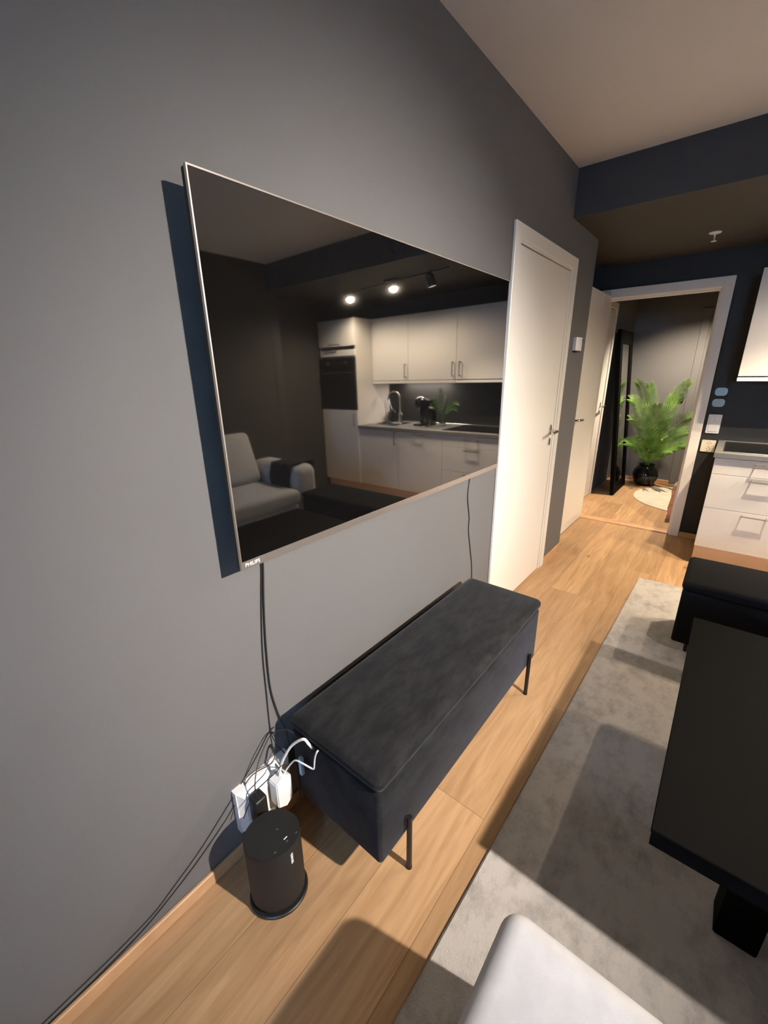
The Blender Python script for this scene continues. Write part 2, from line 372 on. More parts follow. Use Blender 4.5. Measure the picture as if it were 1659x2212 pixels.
# ---- door_1 : closed white door in the TV wall
def lever(parent, hp, out, along, name='door_handle', mm=None):
    """hp on the leaf face, out = unit vector away from leaf, along = direction of lever"""
    o_, a_ = Vector(out), Vector(along); hp = Vector(hp); mm = mm or M['chrome']; up = Vector((0, 0, 1))
    b = BM()
    def disc(c, rw, rh, d):
        ring0, ring1 = [], []
        for k in range(24):
            t = 2 * PI * k / 24; p = c + a_ * rw * math.cos(t) + up * rh * math.sin(t)
            ring0.append(b.verts.new(p)); ring1.append(b.verts.new(p + o_ * d))
        for k in range(24): b.faces.new((ring0[k], ring0[(k + 1) % 24], ring1[(k + 1) % 24], ring1[k]))
        b.faces.new(ring1)
    disc(hp + up * 0.008, 0.016, 0.034, 0.008)
    tube(b, spline([hp + o_ * 0.006, hp + o_ * 0.035, hp + o_ * 0.05 + a_ * 0.006, hp + o_ * 0.055 + a_ * 0.03, hp + o_ * 0.055 + a_ * 0.105 - up * 0.004], 6), 0.0095, 12)
    h = obj(name, b, mm, parent, smooth=True)
    b = BM(); q = hp - up * 0.072; hp = q
    ring0, ring1 = [], []
    for k in range(24):
        t = 2 * PI * k / 24; p = q + a_ * 0.014 * math.cos(t) + up * 0.026 * math.sin(t)
        ring0.append(b.verts.new(p)); ring1.append(b.verts.new(p + o_ * 0.009))
    for k in range(24): b.faces.new((ring0[k], ring0[(k + 1) % 24], ring1[(k + 1) % 24], ring1[k]))
    b.faces.new(ring1)
    e = obj('lock_escutcheon', b, mm, parent, smooth=True)
    b = BM(); box(b, *sum(([min(c - 0.003, c + 0.003), max(c - 0.003, c + 0.003)] for c in (q + o_ * 0.0085)), []))
    obj('keyhole', b, M['blackmetal'], e)
    return h
d1 = root_struct('door_1', (0, 2.57, 0))
b = BM()
y0, y1, zt = 2.095, 3.054, 2.09
box(b, 0, 0.016, y0, y0 + 0.066, 0, zt, 0.003, 1); box(b, 0, 0.016, y1 - 0.066, y1, 0, zt, 0.003, 1); box(b, 0, 0.0158, y0 + 0.06, y1 - 0.06, zt - 0.066, zt, 0.003, 1)
obj('door_casing', b, M['white'], d1)
b = BM(); box(b, 0.0, 0.010, y1 - 0.098, y1 - 0.066, 0, zt - 0.066, 0.001, 1); box(b, 0.0, 0.010, y0 + 0.066, y0 + 0.074, 0, zt - 0.066, 0.001, 1); box(b, 0.0, 0.010, y0 + 0.074, y1 - 0.098, zt - 0.078, zt - 0.066, 0.001, 1)
obj('door_jamb', b, M['white'], d1)
b = BM(); box(b, -0.03, 0.0065, y0 + 0.077, y1 - 0.102, 0.008, zt - 0.083, 0.0015, 1)
leaf = obj('door_leaf', b, M['white'], d1)
lever(leaf, (0.0065, 2.888, 1.052), (1, 0, 0), (0, -1, 0))
for z in (1.77, 0.30):
    b = BM(); tube(b, [(0.009, y0 + 0.070, z - 0.045), (0.009, y0 + 0.070, z + 0.045)], 0.005, 10); obj('hinge', b, M['cab'], d1, smooth=True)

# ---- door_2 : doorway to the hall with open leaf
d2 = root_struct('door_2', (0.3, YE, 0))
b = BM()
xa, xb = -0.157, 0.764
box(b, xa, xa + 0.07, YE - 0.015, YE, 0, 2.09, 0.003, 1); box(b, xb - 0.07, xb, YE - 0.015, YE, 0, 2.09, 0.003, 1); box(b, xa + 0.066, xb - 0.066, YE - 0.0148, YE, 2.02, 2.09, 0.003, 1)
obj('door_casing', b, M['white'], d2)
b = BM(); box(b, -0.10, -0.088, YE, YE + 0.10, 0, 2.03); box(b, 0.688, 0.71, YE, YE + 0.10, 0, 2.03); box(b, -0.088, 0.688, YE, YE + 0.10, 2.018, 2.03)
box(b, 0.676, 0.688, YE + 0.045, YE + 0.10, 0.018, 2.018); box(b, -0.088, 0.676, YE + 0.045, YE + 0.10, 2.006, 2.018)
obj('door_jamb', b, M['white'], d2)
b = BM(); box(b, -0.11, -0.072, 3.60, 4.362, 0.012, 2.036, 0.0015, 1); leaf2 = obj('door_leaf', b, M['white'], d2)
lever(leaf2, (-0.072, 3.665, 1.045), (1, 0, 0), (0, 1, 0))
# ---- door_3 : white door on the hall's left wall
d3 = root_struct('door_3', (-0.24, 4.94, 0))
b = BM()
box(b, -0.24, -0.222, 5.335, 5.40, 0, 2.10, 0.003, 1); box(b, -0.24, -0.222, 4.50, 4.56, 0, 2.10, 0.003, 1); box(b, -0.24, -0.2222, 4.555, 5.34, 2.035, 2.10, 0.003, 1)
obj('door_casing', b, M['white'], d3)
b = BM(); box(b, -0.24, -0.232, 4.565, 5.325, 0.01, 2.028, 0.001, 1); leaf3 = obj('door_leaf', b, M['white'], d3)
lever(leaf3, (-0.232, 5.23, 1.05), (1, 0, 0), (0, -1, 0))
# ---- door_4 : dark entrance door
d4 = root_struct('door_4', (1.0, 6.45, 0))
b = BM()
box(b, 0.455, 0.53, 6.435, 6.45, 0, 2.09, 0.003, 1); box(b, 1.45, 1.525, 6.435, 6.45, 0, 2.09, 0.003, 1); box(b, 0.53, 1.45, 6.435, 6.45, 2.015, 2.09, 0.003, 1)
obj('door_casing', b, M['wall'], d4)
b = BM(); box(b, 0.53, 0.555, 6.45, 6.56, 0, 2.02); box(b, 1.425, 1.45, 6.45, 6.56, 0, 2.02); obj('door_jamb', b, M['wall'], d4)
b = BM(); box(b, 0.556, 1.424, 6.50, 6.54, 0.02, 2.01, 0.002, 1); leaf4 = obj('door_leaf', b, M['dark'], d4)
lever(leaf4, (1.36, 6.50, 1.05), (0, -1, 0), (-1, 0, 0))

# ------------------------------------------------------------------ television
tv = thing('television', (0.05, 1.2, 0.984), 'large flat black television with thin silver edge mounted on the charcoal wall', 'television')
ta, tb, t0, t1, xt = 0.4877, 1.9257, 0.9838, 1.8105, 0.0823
def tilt(bm):
    for v in bm.verts: v.co.x -= 0.0069 * (v.co.z - t0)
b = BM(); box(b, xt - 0.022, xt - 0.002, ta + 0.001, tb - 0.001, t0 + 0.001, t1 - 0.001, 0.002, 1); tilt(b); obj('back_shell', b, M['blackplastic'], tv)
b = BM(); box(b, 0.022, xt - 0.022, ta + 0.30, tb - 0.30, t0 + 0.12, t1 - 0.22, 0.006, 2); obj('rear_housing', b, M['blackplastic'], tv)
b = BM(); box(b, 0.001, 0.022, ta + 0.5, tb - 0.5, 1.25, 1.55, 0.002, 1); obj('wall_mount', b, M['blackmetal'], tv)
b = BM()
box(b, xt - 0.008, xt, ta, ta + 0.003, t0, t1); box(b, xt - 0.008, xt, tb - 0.003, tb, t0, t1); box(b, xt - 0.008, xt, ta + 0.003, tb - 0.003, t1 - 0.003, t1)
box(b, xt - 0.008, xt, ta + 0.003, tb - 0.003, t0, t0 + 0.021); tilt(b); fr = obj('silver_frame', b, M['tvsilver'], tv)
b = BM(); box(b, xt - 0.006, xt - 0.001, ta + 0.003, tb - 0.003, t0 + 0.021, t1 - 0.003); tilt(b); obj('screen', b, M['screen'], tv)
text('brand_lettering', 'PHILIPS', 0.0135, M['print'], fr, basis((0, 1, 0), (0, 0, 1), (xt + 0.0004, 0.5195, t0 + 0.0105)), 0.0)

# ------------------------------------------------------------------ storage benches
def bench(name, x0, x1, y0, y1, zb, zt, lid, m, label, group, legs, piping=True):
    t = thing(name, ((x0 + x1) / 2, (y0 + y1) / 2, 0), label, 'storage bench', group)
    b = BM(); box(b, x0 + 0.006, x1 - 0.006, y0 + 0.006, y1 - 0.006, zb, zt - lid - 0.002, 0.012, 3); obj('body', b, m, t, smooth=True)
    b = BM(); vs = box(b, x0, x1, y0, y1, zt - lid, zt, 0.024, 5)
    bmesh.ops.subdivide_edges(b, edges=[e for e in b.edges if e.calc_length() > 0.2], cuts=14, use_grid_fill=True)
    for v in b.verts:
        if v.co.z > zt - 0.012:
            u = (v.co.x - x0) / (x1 - x0); w_ = (v.co.y - y0) / (y1 - y0)
            v.co.z += 0.010 * (max(0, math.sin(PI * u)) ** 0.6) * (max(0, math.sin(PI * w_)) ** 0.6) - 0.004
    obj('padded_lid', b, m, t, smooth=True)
    for p in legs:
        b = BM(); (lx, ly, hgt) = p
        tube(b, [(lx, ly, 0.004), (lx, ly, hgt)], 0.0085, 12)
        lathe(b, [(0.0095, 0.0), (0.0095, 0.006)], (lx, ly, 0), 12)
        obj('leg', b, M['blackmetal'], t, smooth=True)
    return t
bench('storage_bench', 0.056, 0.428, 0.585, 1.752, 0.134, 0.452, 0.052, M['velvet'],
      'long charcoal crushed velvet storage bench on thin black legs below the television', 'black upholstered storage benches',
      [(0.436, 0.706, 0.214), (0.436, 1.632, 0.219), (0.046, 0.706, 0.214), (0.046, 1.632, 0.214)])
RUGZ = 0.012

# ------------------------------------------------------------------ living room rug, table, second bench, sofa
b = BM()
pl = [(0.575, -1.4), (3.04, -1.4), (3.04, 3.33), (0.640, 3.245)]
prism(b, pl, 'z', 0.0, RUGZ); bmesh.ops.bevel(b, geom=[e for e in b.edges if all(v.co.z > 0.005 for v in e.verts)], offset=0.004, segments=2, affect='EDGES')
tag(obj('area_rug', b, M['rug'], smooth=True), 'large pale grey-beige viscose rug lying under the coffee table', 'rug')

t2 = bench('storage_bench', 0.905, 2.19, 2.375, 2.785, 0.085, 0.432, 0.052, M['ottoman'],
      'black velvet bench standing on the rug between coffee table and kitchen', 'black upholstered storage benches', [])
for lx, ly in ((0.98, 2.45), (2.11, 2.45), (0.98, 2.71), (2.11, 2.71)):
    b = BM(); tube(b, [(lx, ly, RUGZ), (lx, ly, 0.09)], 0.0085, 10); obj('leg', b, M['blackmetal'], t2, smooth=True)

tx0, tx1, ty0, ty1, tz = 0.975, 1.76, 0.893, 1.99, 0.45
t = thing('coffee_table', ((tx0 + tx1) / 2, (ty0 + ty1) / 2, RUGZ), 'black wooden coffee table with thick legs standing on the pale rug', 'coffee table')
b = BM(); box(b, tx0, tx1, ty0, ty1, tz - 0.012, tz, 0.002, 1); obj('tabletop', b, M['table'], t)
b = BM(); box(b, tx0 + 0.003, tx1 - 0.003, ty0 + 0.003, ty1 - 0.003, tz - 0.052, tz - 0.013, 0.002, 1); obj('apron', b, M['table'], t)
for sx in (0, 1):
    for sy in (0, 1):
        lx = tx0 + 0.185 if sx == 0 else tx1 - 0.185 - 0.09; ly = ty0 + 0.19 if sy == 0 else ty1 - 0.19 - 0.09
        b = BM(); box(b, lx, lx + 0.09, ly, ly + 0.09, RUGZ, tz - 0.052, 0.004, 1); obj('leg', b, M['table'], t)

# sofa: corner sofa in light grey, chaise section runs under the camera
sf = thing('corner_sofa', (2.6, 1.2, RUGZ), 'light grey woven corner sofa with rounded arm by the dark right wall', 'sofa')
def soft(name, x0, x1, y0, y1, z0, z1, r, parent, m=None, rot=None, puff=0.0, piv=None):
    b = BM(); box(b, x0, x1, y0, y1, z0, z1, r, 5)
    bmesh.ops.subdivide_edges(b, edges=[e for e in b.edges if e.calc_length() > 0.18], cuts=8, use_grid_fill=True)
    if puff:
        c = Vector(((x0 + x1) / 2, (y0 + y1) / 2, (z0 + z1) / 2)); hs = Vector(((x1 - x0) / 2, (y1 - y0) / 2, (z1 - z0) / 2))
        k = min(range(3), key=lambda i: hs[i])
        for v in b.verts:
            q = [(v.co[i] - c[i]) / hs[i] for i in range(3)]
            f = 1; 
            for i in range(3):
                if i != k: f *= max(0, 1 - q[i] ** 4)
            v.co[k] += puff * f * q[k]
    if rot is not None: bmesh.ops.rotate(b, cent=piv or ((x0 + x1) / 2, (y0 + y1) / 2, z0), matrix=rot, verts=b.verts[:])
    return obj(name, b, m or M['sofa'], parent, smooth=True)
soft('seat_base', 2.28, 3.05, 0.57, 2.42, 0.06, 0.30, 0.03, sf)
soft('seat_cushion', 2.22, 2.95, 0.60, 1.50, 0.30, 0.44, 0.045, sf, puff=0.01)
soft('seat_cushion', 2.22, 2.95, 1.51, 2.41, 0.30, 0.44, 0.045, sf, puff=0.01)
soft('armrest', 2.30, 3.05, 2.42, 2.70, 0.06, 0.64, 0.09, sf)
soft('backrest', 2.92, 3.07, -0.42, 2.42, 0.06, 0.70, 0.05, sf)
rb = Matrix.Rotation(0.34, 3, 'Y')
soft('back_cushion', 2.78, 2.92, 1.52, 2.40, 0.43, 0.95, 0.06, sf, rot=rb, puff=0.03)
soft('back_cushion', 2.78, 2.92, 0.62, 1.50, 0.43, 0.95, 0.06, sf, rot=rb, puff=0.03)
# chaise: softly rounded block, front face leans out a little towards its foot
b = BM(); box(b, 0.775, 2.92, -0.42, 0.585, 0.05, 0.43, 0.042, 6)
bmesh.ops.subdivide_edges(b, edges=[e for e in b.edges if e.calc_length() > 0.18], cuts=10, use_grid_fill=True)
for v in b.verts:
    k = (0.43 - v.co.z) / 0.37
    if v.co.y > 0.3: v.co.y += 0.022 * k
    if v.co.z > 0.40: v.co.z += 0.006 * math.sin(PI * min(1, max(0, (v.co.x - 0.8) / 0.9))) 
obj('chaise', b, M['sofa'], sf, smooth=True)
for lx, ly in ((0.87, -0.34), (0.87, 0.50), (2.35, 2.62), (3.0, 2.62), (2.98, -0.36)):
    b = BM(); tube(b, [(lx, ly, RUGZ), (lx, ly, 0.07)], 0.02, 12); obj('foot', b, M['blackmetal'], sf)
# throw over the arm (draped strip)
b = BM(); prof = []
for p in spline([(2.405, 0.40), (2.402, 0.55), (2.425, 0.637), (2.50, 0.655), (2.60, 0.655), (2.70, 0.64), (2.718, 0.56), (2.715, 0.48)], 5): prof.append((p[0], p[1]))
cols = []
for i in range(13):
    x = 2.37 + 0.30 * i / 12; cols.append([b.verts.new((x + 0.012 * math.sin(j * 0.7 + i), y + 0.003 * math.sin(i * 1.3), z + (0.006 * math.sin(i * 1.1 + j * .3)))) for j, (y, z) in enumerate([(q[0], q[1]) for q in prof])])
for A, B in zip(cols, cols[1:]):
    for j in range(len(A) - 1): b.faces.new((A[j], A[j + 1], B[j + 1], B[j]))
o = obj('throw_blanket', b, M['throw'], smooth=True); md = o.modifiers.new('thickness', 'SOLIDIFY'); md.thickness = 0.012; md.offset = 0
tag(o, 'black fleece throw draped over the arm of the light grey sofa', 'blanket')

# ------------------------------------------------------------------ speaker on the floor
sp = thing('smart_speaker', (0.176, 0.417, 0), 'black rounded cylindrical speaker standing on the oak floor below the wall sockets', 'speaker')
SA = math.radians(55)
def ell(bm, prof, dx=0, dy=0, sx=1.0, sy=0.88, n=64): lathe(bm, prof, (0.176 + dx, 0.417 + dy, 0), n, sx=sx, sy=sy, ang=SA)
b = BM(); ell(b, [(0.060, 0.0), (0.080, 0.001), (0.0830, 0.006), (0.0830, 0.012), (0.080, 0.0145), (0.072, 0.015), (0.060, 0.0145)]); obj('charging_base', b, M['blackplastic'], sp, smooth=True)
b = BM(); ell(b, [(0.060, 0.012), (0.070, 0.016), (0.0745, 0.024), (0.0765, 0.04), (0.0768, 0.12), (0.0765, 0.228), (0.0755, 0.236)]); body = obj('mesh_body', b, M['mesh'], sp, smooth=True)
b = BM(); ell(b, [(0.0755, 0.2362), (0.0762, 0.2375), (0.0752, 0.2395), (0.072, 0.2398), (0.03, 0.2392), (0.001, 0.239)]); tp = obj('touch_panel', b, M['blackplastic'], sp, smooth=True)
fd = Vector((0.86, 0.50, 0)).normalized(); rt = Vector((-fd.y, fd.x, 0))
# vertical brand lettering on the mesh, read downwards
def on_surf(ang, z):
    best = None; c = math.cos(ang - SA); s_ = math.sin(ang - SA); r = 0.0768 / math.sqrt(c * c + (s_ / 0.88) ** 2)
    return Vector((0.176 + r * math.cos(ang), 0.417 + r * math.sin(ang), z))
an = math.atan2(0.12, 0.99); 
ps = on_surf(an, 0.20); nn = Vector((math.cos(an), math.sin(an), 0)); tt = Vector((-nn.y, nn.x, 0))
text('brand_lettering', 'SONOS', 0.0110, M['print'], body, basis((0, 0, -1), tt, ps + nn * 0.0012), 0.0, 0.0008)
for (dx, dy, sz, al) in ((0.004, 0.016, (0.0016, 0.0016), 0), (0.040, 0.016, (0.0055, 0.0012), 1), (0.050, 0.014, (0.003, 0.001), 1), (0.052, 0.044, (0.003, 0.001), 1), (0.048, -0.024, (0.003, 0.001), 1)):
    b = BM(); box(b, 0.176 + dx - sz[1], 0.176 + dx + sz[1], 0.417 + dy - sz[0], 0.417 + dy + sz[0], 0.2396, 0.2402); obj('touch_mark', b, M['handle'] if sz[0] < 0.004 else M['print'], tp)

# ------------------------------------------------------------------ wall sockets, plugs and cables
so = thing('wall_socket_box', (0.0, 0.50, 0.105), 'white raised double wall socket box above the baseboard beside the bench', 'wall socket')
ZO = 0.022
b = BM()
prism(b, [(0.405, 0.085 + ZO), (0.405, 0.245 + ZO), (0.598, 0.245 + ZO), (0.598, 0.085 + ZO)], 'x', 0.0, 0.022)
A = [(0.408, 0.088), (0.595, 0.088), (0.595, 0.242), (0.408, 0.242)]; B_ = [(0.424, 0.106), (0.580, 0.106), (0.580, 0.226), (0.424, 0.226)]
va = [b.verts.new((0.022, p[0], p[1] + ZO)) for p in A]; vb = [b.verts.new((0.044, p[0], p[1] + ZO)) for p in B_]
for i in range(4): b.faces.new((va[i], va[(i + 1) % 4], vb[(i + 1) % 4], vb[i]))
b.faces.new(vb); b.faces.new(va[::-1]); obj('housing', b, M['whiteplastic'], so)
b = BM(); box(b, 0.044, 0.0475, 0.430, 0.574, 0.112 + ZO, 0.220 + ZO, 0.003, 2); fp = obj('faceplate', b, M['whiteplastic'], so)
for yy in (0.466, 0.540):
    b = BM(); lathe(b, [(0.0215, 0.0470), (0.0215, 0.049), (0.018, 0.0492), (0.018, 0.0470)], (0, yy, 0.166 + ZO), 28, axis='x'); obj('socket_ring', b, M['cream'], fp, smooth=True)
b = BM(); box(b, 0.049, 0.090, 0.427, 0.467, 0.165, 0.262, 0.006, 3); bk = tag(obj('power_adapter', b, M['blackplastic'], smooth=True), 'black power adapter plugged into the white wall socket box', 'power adapter')
b = BM(); lathe(b, [(0.0, 0.0), (0.0012, 0.0002), (0.0012, 0.0008), (0.0, 0.001)], (0.090, 0.447, 0.205), 12, axis='x'); obj('indicator_light', b, M['print'], bk)
b = BM(); prism(b, [(0.500, 0.168), (0.530, 0.150), (0.556, 0.168), (0.556, 0.258), (0.530, 0.276), (0.500, 0.258)], 'x', 0.049, 0.090)
bmesh.ops.bevel(b, geom=b.edges[:], offset=0.003, segments=2, affect='EDGES'); tag(obj('power_adapter', b, M['whiteplastic'], smooth=True), 'white angular power adapter plugged in beside the black one', 'power adapter')
def cable(name, pts, r, m, label, k=8):
    b = BM(); tube(b, spline(pts, k), r, 8)
    return tag(obj(name, b, m, smooth=True), label, 'cable')
cable('power_cable', [(0.075, 0.524, 0.266), (0.078, 0.530, 0.305), (0.092, 0.542, 0.350), (0.115, 0.555, 0.395), (0.150, 0.570, 0.428), (0.162, 0.579, 0.41), (0.17, 0.585, 0.395)], 0.0042, M['whiteplastic'], 'thick white cable arching from the socket box into the bench end')
cable('charging_cable', [(0.080, 0.534, 0.266), (0.088, 0.545, 0.290), (0.104, 0.554, 0.318), (0.12, 0.558, 0.335), (0.15, 0.562, 0.340), (0.178, 0.568, 0.338), (0.1865, 0.571, 0.340), (0.187, 0.573, 0.350), (0.190, 0.575, 0.38), (0.198, 0.577, 0.405), (0.20, 0.582, 0.41)], 0.0026, M['whiteplastic'], 'thin white charging cable with a sharp bend beside the bench end')
b = BM(); box(b, 0.112, 0.126, 0.570, 0.583, 0.262, 0.33, 0.003, 2); tag(obj('cable_adapter', b, M['bluecap'], smooth=True), 'small pale blue adapter hanging at the end of the bench', 'adapter')
cable('television_cable', [(0.010, 0.597, 0.99), (0.0045, 0.597, 0.93), (0.004, 0.584, 0.80), (0.004, 0.575, 0.66), (0.004, 0.574, 0.52), (0.008, 0.592, 0.40), (0.02, 0.60, 0.36), (0.03, 0.60, 0.30)], 0.0026, M['dcable'], 'thicker black cable hanging from the television to the bench, right one of the pair')
cable('television_cable', [(0.009, 0.592, 0.99), (0.003, 0.592, 0.93), (0.003, 0.576, 0.80), (0.003, 0.563, 0.66), (0.003, 0.559, 0.52), (0.004, 0.556, 0.38), (0.02, 0.560, 0.33), (0.05, 0.57, 0.30)], 0.0018, M['dcable'], 'thinner black cable hanging from the television, left one of the pair')
cable('television_cable', [(0.012, 1.79, 0.99), (0.004, 1.794, 0.94), (0.003, 1.785, 0.85), (0.003, 1.812, 0.74), (0.003, 1.815, 0.66), (0.003, 1.85, 0.53), (0.003, 1.876, 0.42), (0.010, 1.87, 0.30), (0.02, 1.84, 0.1), (0.03, 1.80, 0.004)], 0.0022, M['dcable'], 'thin black cable hanging alone under the far end of the television')
cable('adapter_cable', [(0.070, 0.445, 0.258), (0.070, 0.443, 0.280), (0.062, 0.450, 0.305), (0.045, 0.472, 0.330), (0.035, 0.500, 0.358), (0.030, 0.540, 0.390), (0.055, 0.566, 0.405), (0.08, 0.578, 0.405), (0.10, 0.584, 0.395)], 0.0017, M['dcable'], 'thin black cable rising from the black power adapter')
cable('adapter_cable', [(0.062, 0.400, 0.215), (0.066, 0.418, 0.250), (0.072, 0.442, 0.285), (0.074, 0.470, 0.292), (0.080, 0.508, 0.302), (0.085, 0.536, 0.312), (0.098, 0.568, 0.27), (0.10, 0.574, 0.20), (0.105, 0.566, 0.14), (0.10, 0.555, 0.06), (0.10, 0.55, 0.004)], 0.0016, M['dcable'], 'thin black cable looping across the front of the white socket box')
cable('floor_cable', [(0.008, 0.568, 0.385), (0.004, 0.545, 0.370), (0.003, 0.50, 0.322), (0.003, 0.442, 0.272), (0.003, 0.365, 0.212), (0.003, 0.285, 0.155), (0.003, 0.20, 0.110), (0.003, 0.144, 0.085), (0.003, 0.054, 0.072), (0.003, -0.046, 0.067), (0.004, -0.3, 0.058), (0.006, -0.8, 0.053)], 0.0013, M['dcable'], 'upper thin black cable sagging along the wall to the baseboard')
cable('floor_cable', [(0.012, 0.56, 0.30), (0.030, 0.53, 0.285), (0.020, 0.46, 0.285), (0.003, 0.40, 0.205), (0.003, 0.36, 0.175), (0.003, 0.28, 0.128), (0.003, 0.20, 0.092), (0.004, 0.12, 0.066), (0.006, 0.03, 0.056), (0.006, -0.1, 0.052), (0.006, -0.8, 0.050)], 0.0015, M['dcable'], 'lower thin black cable lying along the top of the baseboard')

# ------------------------------------------------------------------ keypad on left wall, wall plates on the end wall, fittings
kp = thing('alarm_keypad', (0, 3.25, 1.55), 'small white alarm unit on the wall between the two white doors', 'alarm unit')
b = BM(); prism(b, [(0.0, 3.185), (0.022, 3.187), (0.030, 3.21), (0.033, 3.25), (0.030, 3.295), (0.022, 3.318), (0.0, 3.32)], 'z', 1.563, 1.648); bmesh.ops.bevel(b, geom=b.edges[:], offset=0.002, segments=1, affect='EDGES'); obj('case', b, M['whiteplastic'], kp)
b = BM(); box(b, 0.0305, 0.032, 3.285, 3.298, 1.625, 1.638); obj('sensor_window', b, M['blackplastic'], kp)
b = BM(); box(b, 0.004, 0.02, 3.20, 3.30, 1.555, 1.563); obj('lower_edge', b, M['blackplastic'], kp)
for i, (cx, cz, mm, lb) in enumerate(((0.832, 1.256, M['blue'], 'pale blue rounded square button on the dark wall, upper of the two'), (0.830, 1.170, M['blue2'], 'pale blue-grey rounded square button on the dark wall, lower of the two'))):
    t = thing('wall_button', (cx, YE, cz - 0.03), lb, 'wall button', 'blue wall buttons above the light switch')
    b = BM(); rplate(b, cx, cz, 0.080, 0.062, 0.024, YE - 0.014, YE - 0.0005); obj('cap', b, mm, t, smooth=False)
    b = BM(); lathe(b, [(0.0, -0.001), (0.0035, -0.001), (0.0035, 0.0)], (cx + 0.004, YE - 0.014, cz + 0.022), 12, axis='y'); obj('indicator', b, M['handle'], t)
t = thing('light_switch', (0.832, YE, 0.93), 'white double light switch plate on the dark wall above the socket', 'light switch')
b = BM(); rplate(b, 0.832, 1.003, 0.088, 0.150, 0.006, YE - 0.010, YE - 0.0005); obj('plate', b, M['whiteplastic'], t)
for x0, x1, z0, z1 in ((0.802, 0.8305, 1.015, 1.065), (0.8335, 0.862, 1.015, 1.065), (0.800, 0.864, 0.942, 1.000)):
    b = BM(); box(b, x0, x1, YE - 0.0145, YE - 0.0098, z0, z1, 0.0015, 1); obj('rocker', b, M['whiteplastic'], t)
t = thing('wall_socket', (0.828, YE, 0.775), 'cream double wall socket beside the worktop edge, below the light switch', 'wall socket')
b = BM(); rplate(b, 0.828, 0.823, 0.094, 0.096, 0.005, YE - 0.012, YE - 0.0005); obj('plate', b, M['cream'], t)
for cz in (0.846, 0.801):
    b = BM(); lathe(b, [(0.0, -0.0125), (0.0165, -0.0125), (0.0165, -0.0115)], (0.832, YE, cz), 24, axis='y'); lathe(b, [(0.0185, -0.0115), (0.0188, -0.0138), (0.0205, -0.0138), (0.0215, -0.0115)], (0.832, YE, cz), 24, axis='y'); u = obj('outlet', b, M['cream'], t)
    b = BM(); [lathe(b, [(0.0, -0.0129), (0.0035, -0.0129), (0.0035, -0.0124)], (0.832 + dx, YE, cz), 10, axis='y') for dx in (-0.0095, 0.0095)]; box(b, 0.828, 0.836, YE - 0.0129, YE - 0.0124, cz - 0.0165, cz - 0.013); box(b, 0.828, 0.836, YE - 0.0129, YE - 0.0124, cz + 0.013, cz + 0.0165); obj('contact_holes', b, M['dgrey'], u)
t = thing('sprinkler_head', (0.622, 3.82, H2 - 0.07), 'small white sprinkler head hanging from the dark soffit', 'sprinkler')
b = BM(); lathe(b, [(0.034, 0.0), (0.036, -0.004), (0.030, -0.008), (0.008, -0.009)], (0.622, 3.82, H2), 28); obj('rosette', b, M['whiteplastic'], t, smooth=True)
b = BM(); lathe(b, [(0.005, -0.008), (0.005, -0.05)], (0.622, 3.82, H2), 12); obj('stem', b, M['whiteplastic'], t, smooth=True)
b = BM(); lathe(b, [(0.004, -0.048), (0.016, -0.050), (0.016, -0.053), (0.004, -0.055)], (0.622, 3.82, H2), 20); obj('deflector', b, M['whiteplastic'], t, smooth=True)
t = thing('ventilation_valve', (1.437, YB, 2.30), 'round grey ventilation valve on the dark beam face, seen in the television', 'vent')
b = BM(); lathe(b, [(0.075, 0.0), (0.074, -0.010), (0.058, -0.016), (0.052, -0.006), (0.05, 0)], (1.437, YB, 2.377), 40, axis='y'); obj('ring', b, M['dgrey'], t, smooth=True)
b = BM(); lathe(b, [(0.030, -0.004), (0.044, -0.012), (0.042, -0.020), (0.0, -0.024)], (1.437, YB, 2.377), 40, axis='y'); obj('disc', b, M['dgrey'], t, smooth=True)
# hall keypad lock
t = thing('door_keypad', (0.40, 6.45, 1.06), 'rounded grey keypad on the hall end wall beside the dark entrance door', 'keypad')
b = BM(); rplate(b, 0.402, 1.105, 0.068, 0.072, 0.022, 6.414, 6.4495); obj('case', b, M['handle'], t)
b = BM(); rplate(b, 0.402, 1.105, 0.058, 0.062, 0.018, 6.412, 6.4145); obj('cover', b, M['dgrey'], t)

# ------------------------------------------------------------------ kitchen
KY, UY = 3.767, 4.046
KX = [0.898, 1.532, 2.119, 2.709, 3.313]
PLZ, CHZ, WTZ = 0.154, 0.835, 0.871
def loop_handle(parent, p, q, out, depth=0.034, drop=0.0, r=0.0055):
    """bow handle between p and q, standing off by depth"""
    p, q, o_ = Vector(p), Vector(q), Vector(out)
    b = BM(); tube(b, [p, p + o_ * depth], r * 0.9, 8); tube(b, [q, q + o_ * depth], r * 0.9, 8)
    e = (q - p).normalized() * 0.008
    tube(b, [p + o_ * depth - e, q + o_ * depth + e], r, 8)
    return obj('handle', b, M['handle'], parent, smooth=True)
# plinth
b = BM(); box(b, KX[0] + 0.004, KX[4], KY + 0.035, KY + 0.05, 0.0, PLZ, 0.001, 1); tag(obj('kitchen_plinth', b, M['plinthwood']), 'light oak plinth board running along the foot of the kitchen units', 'plinth')
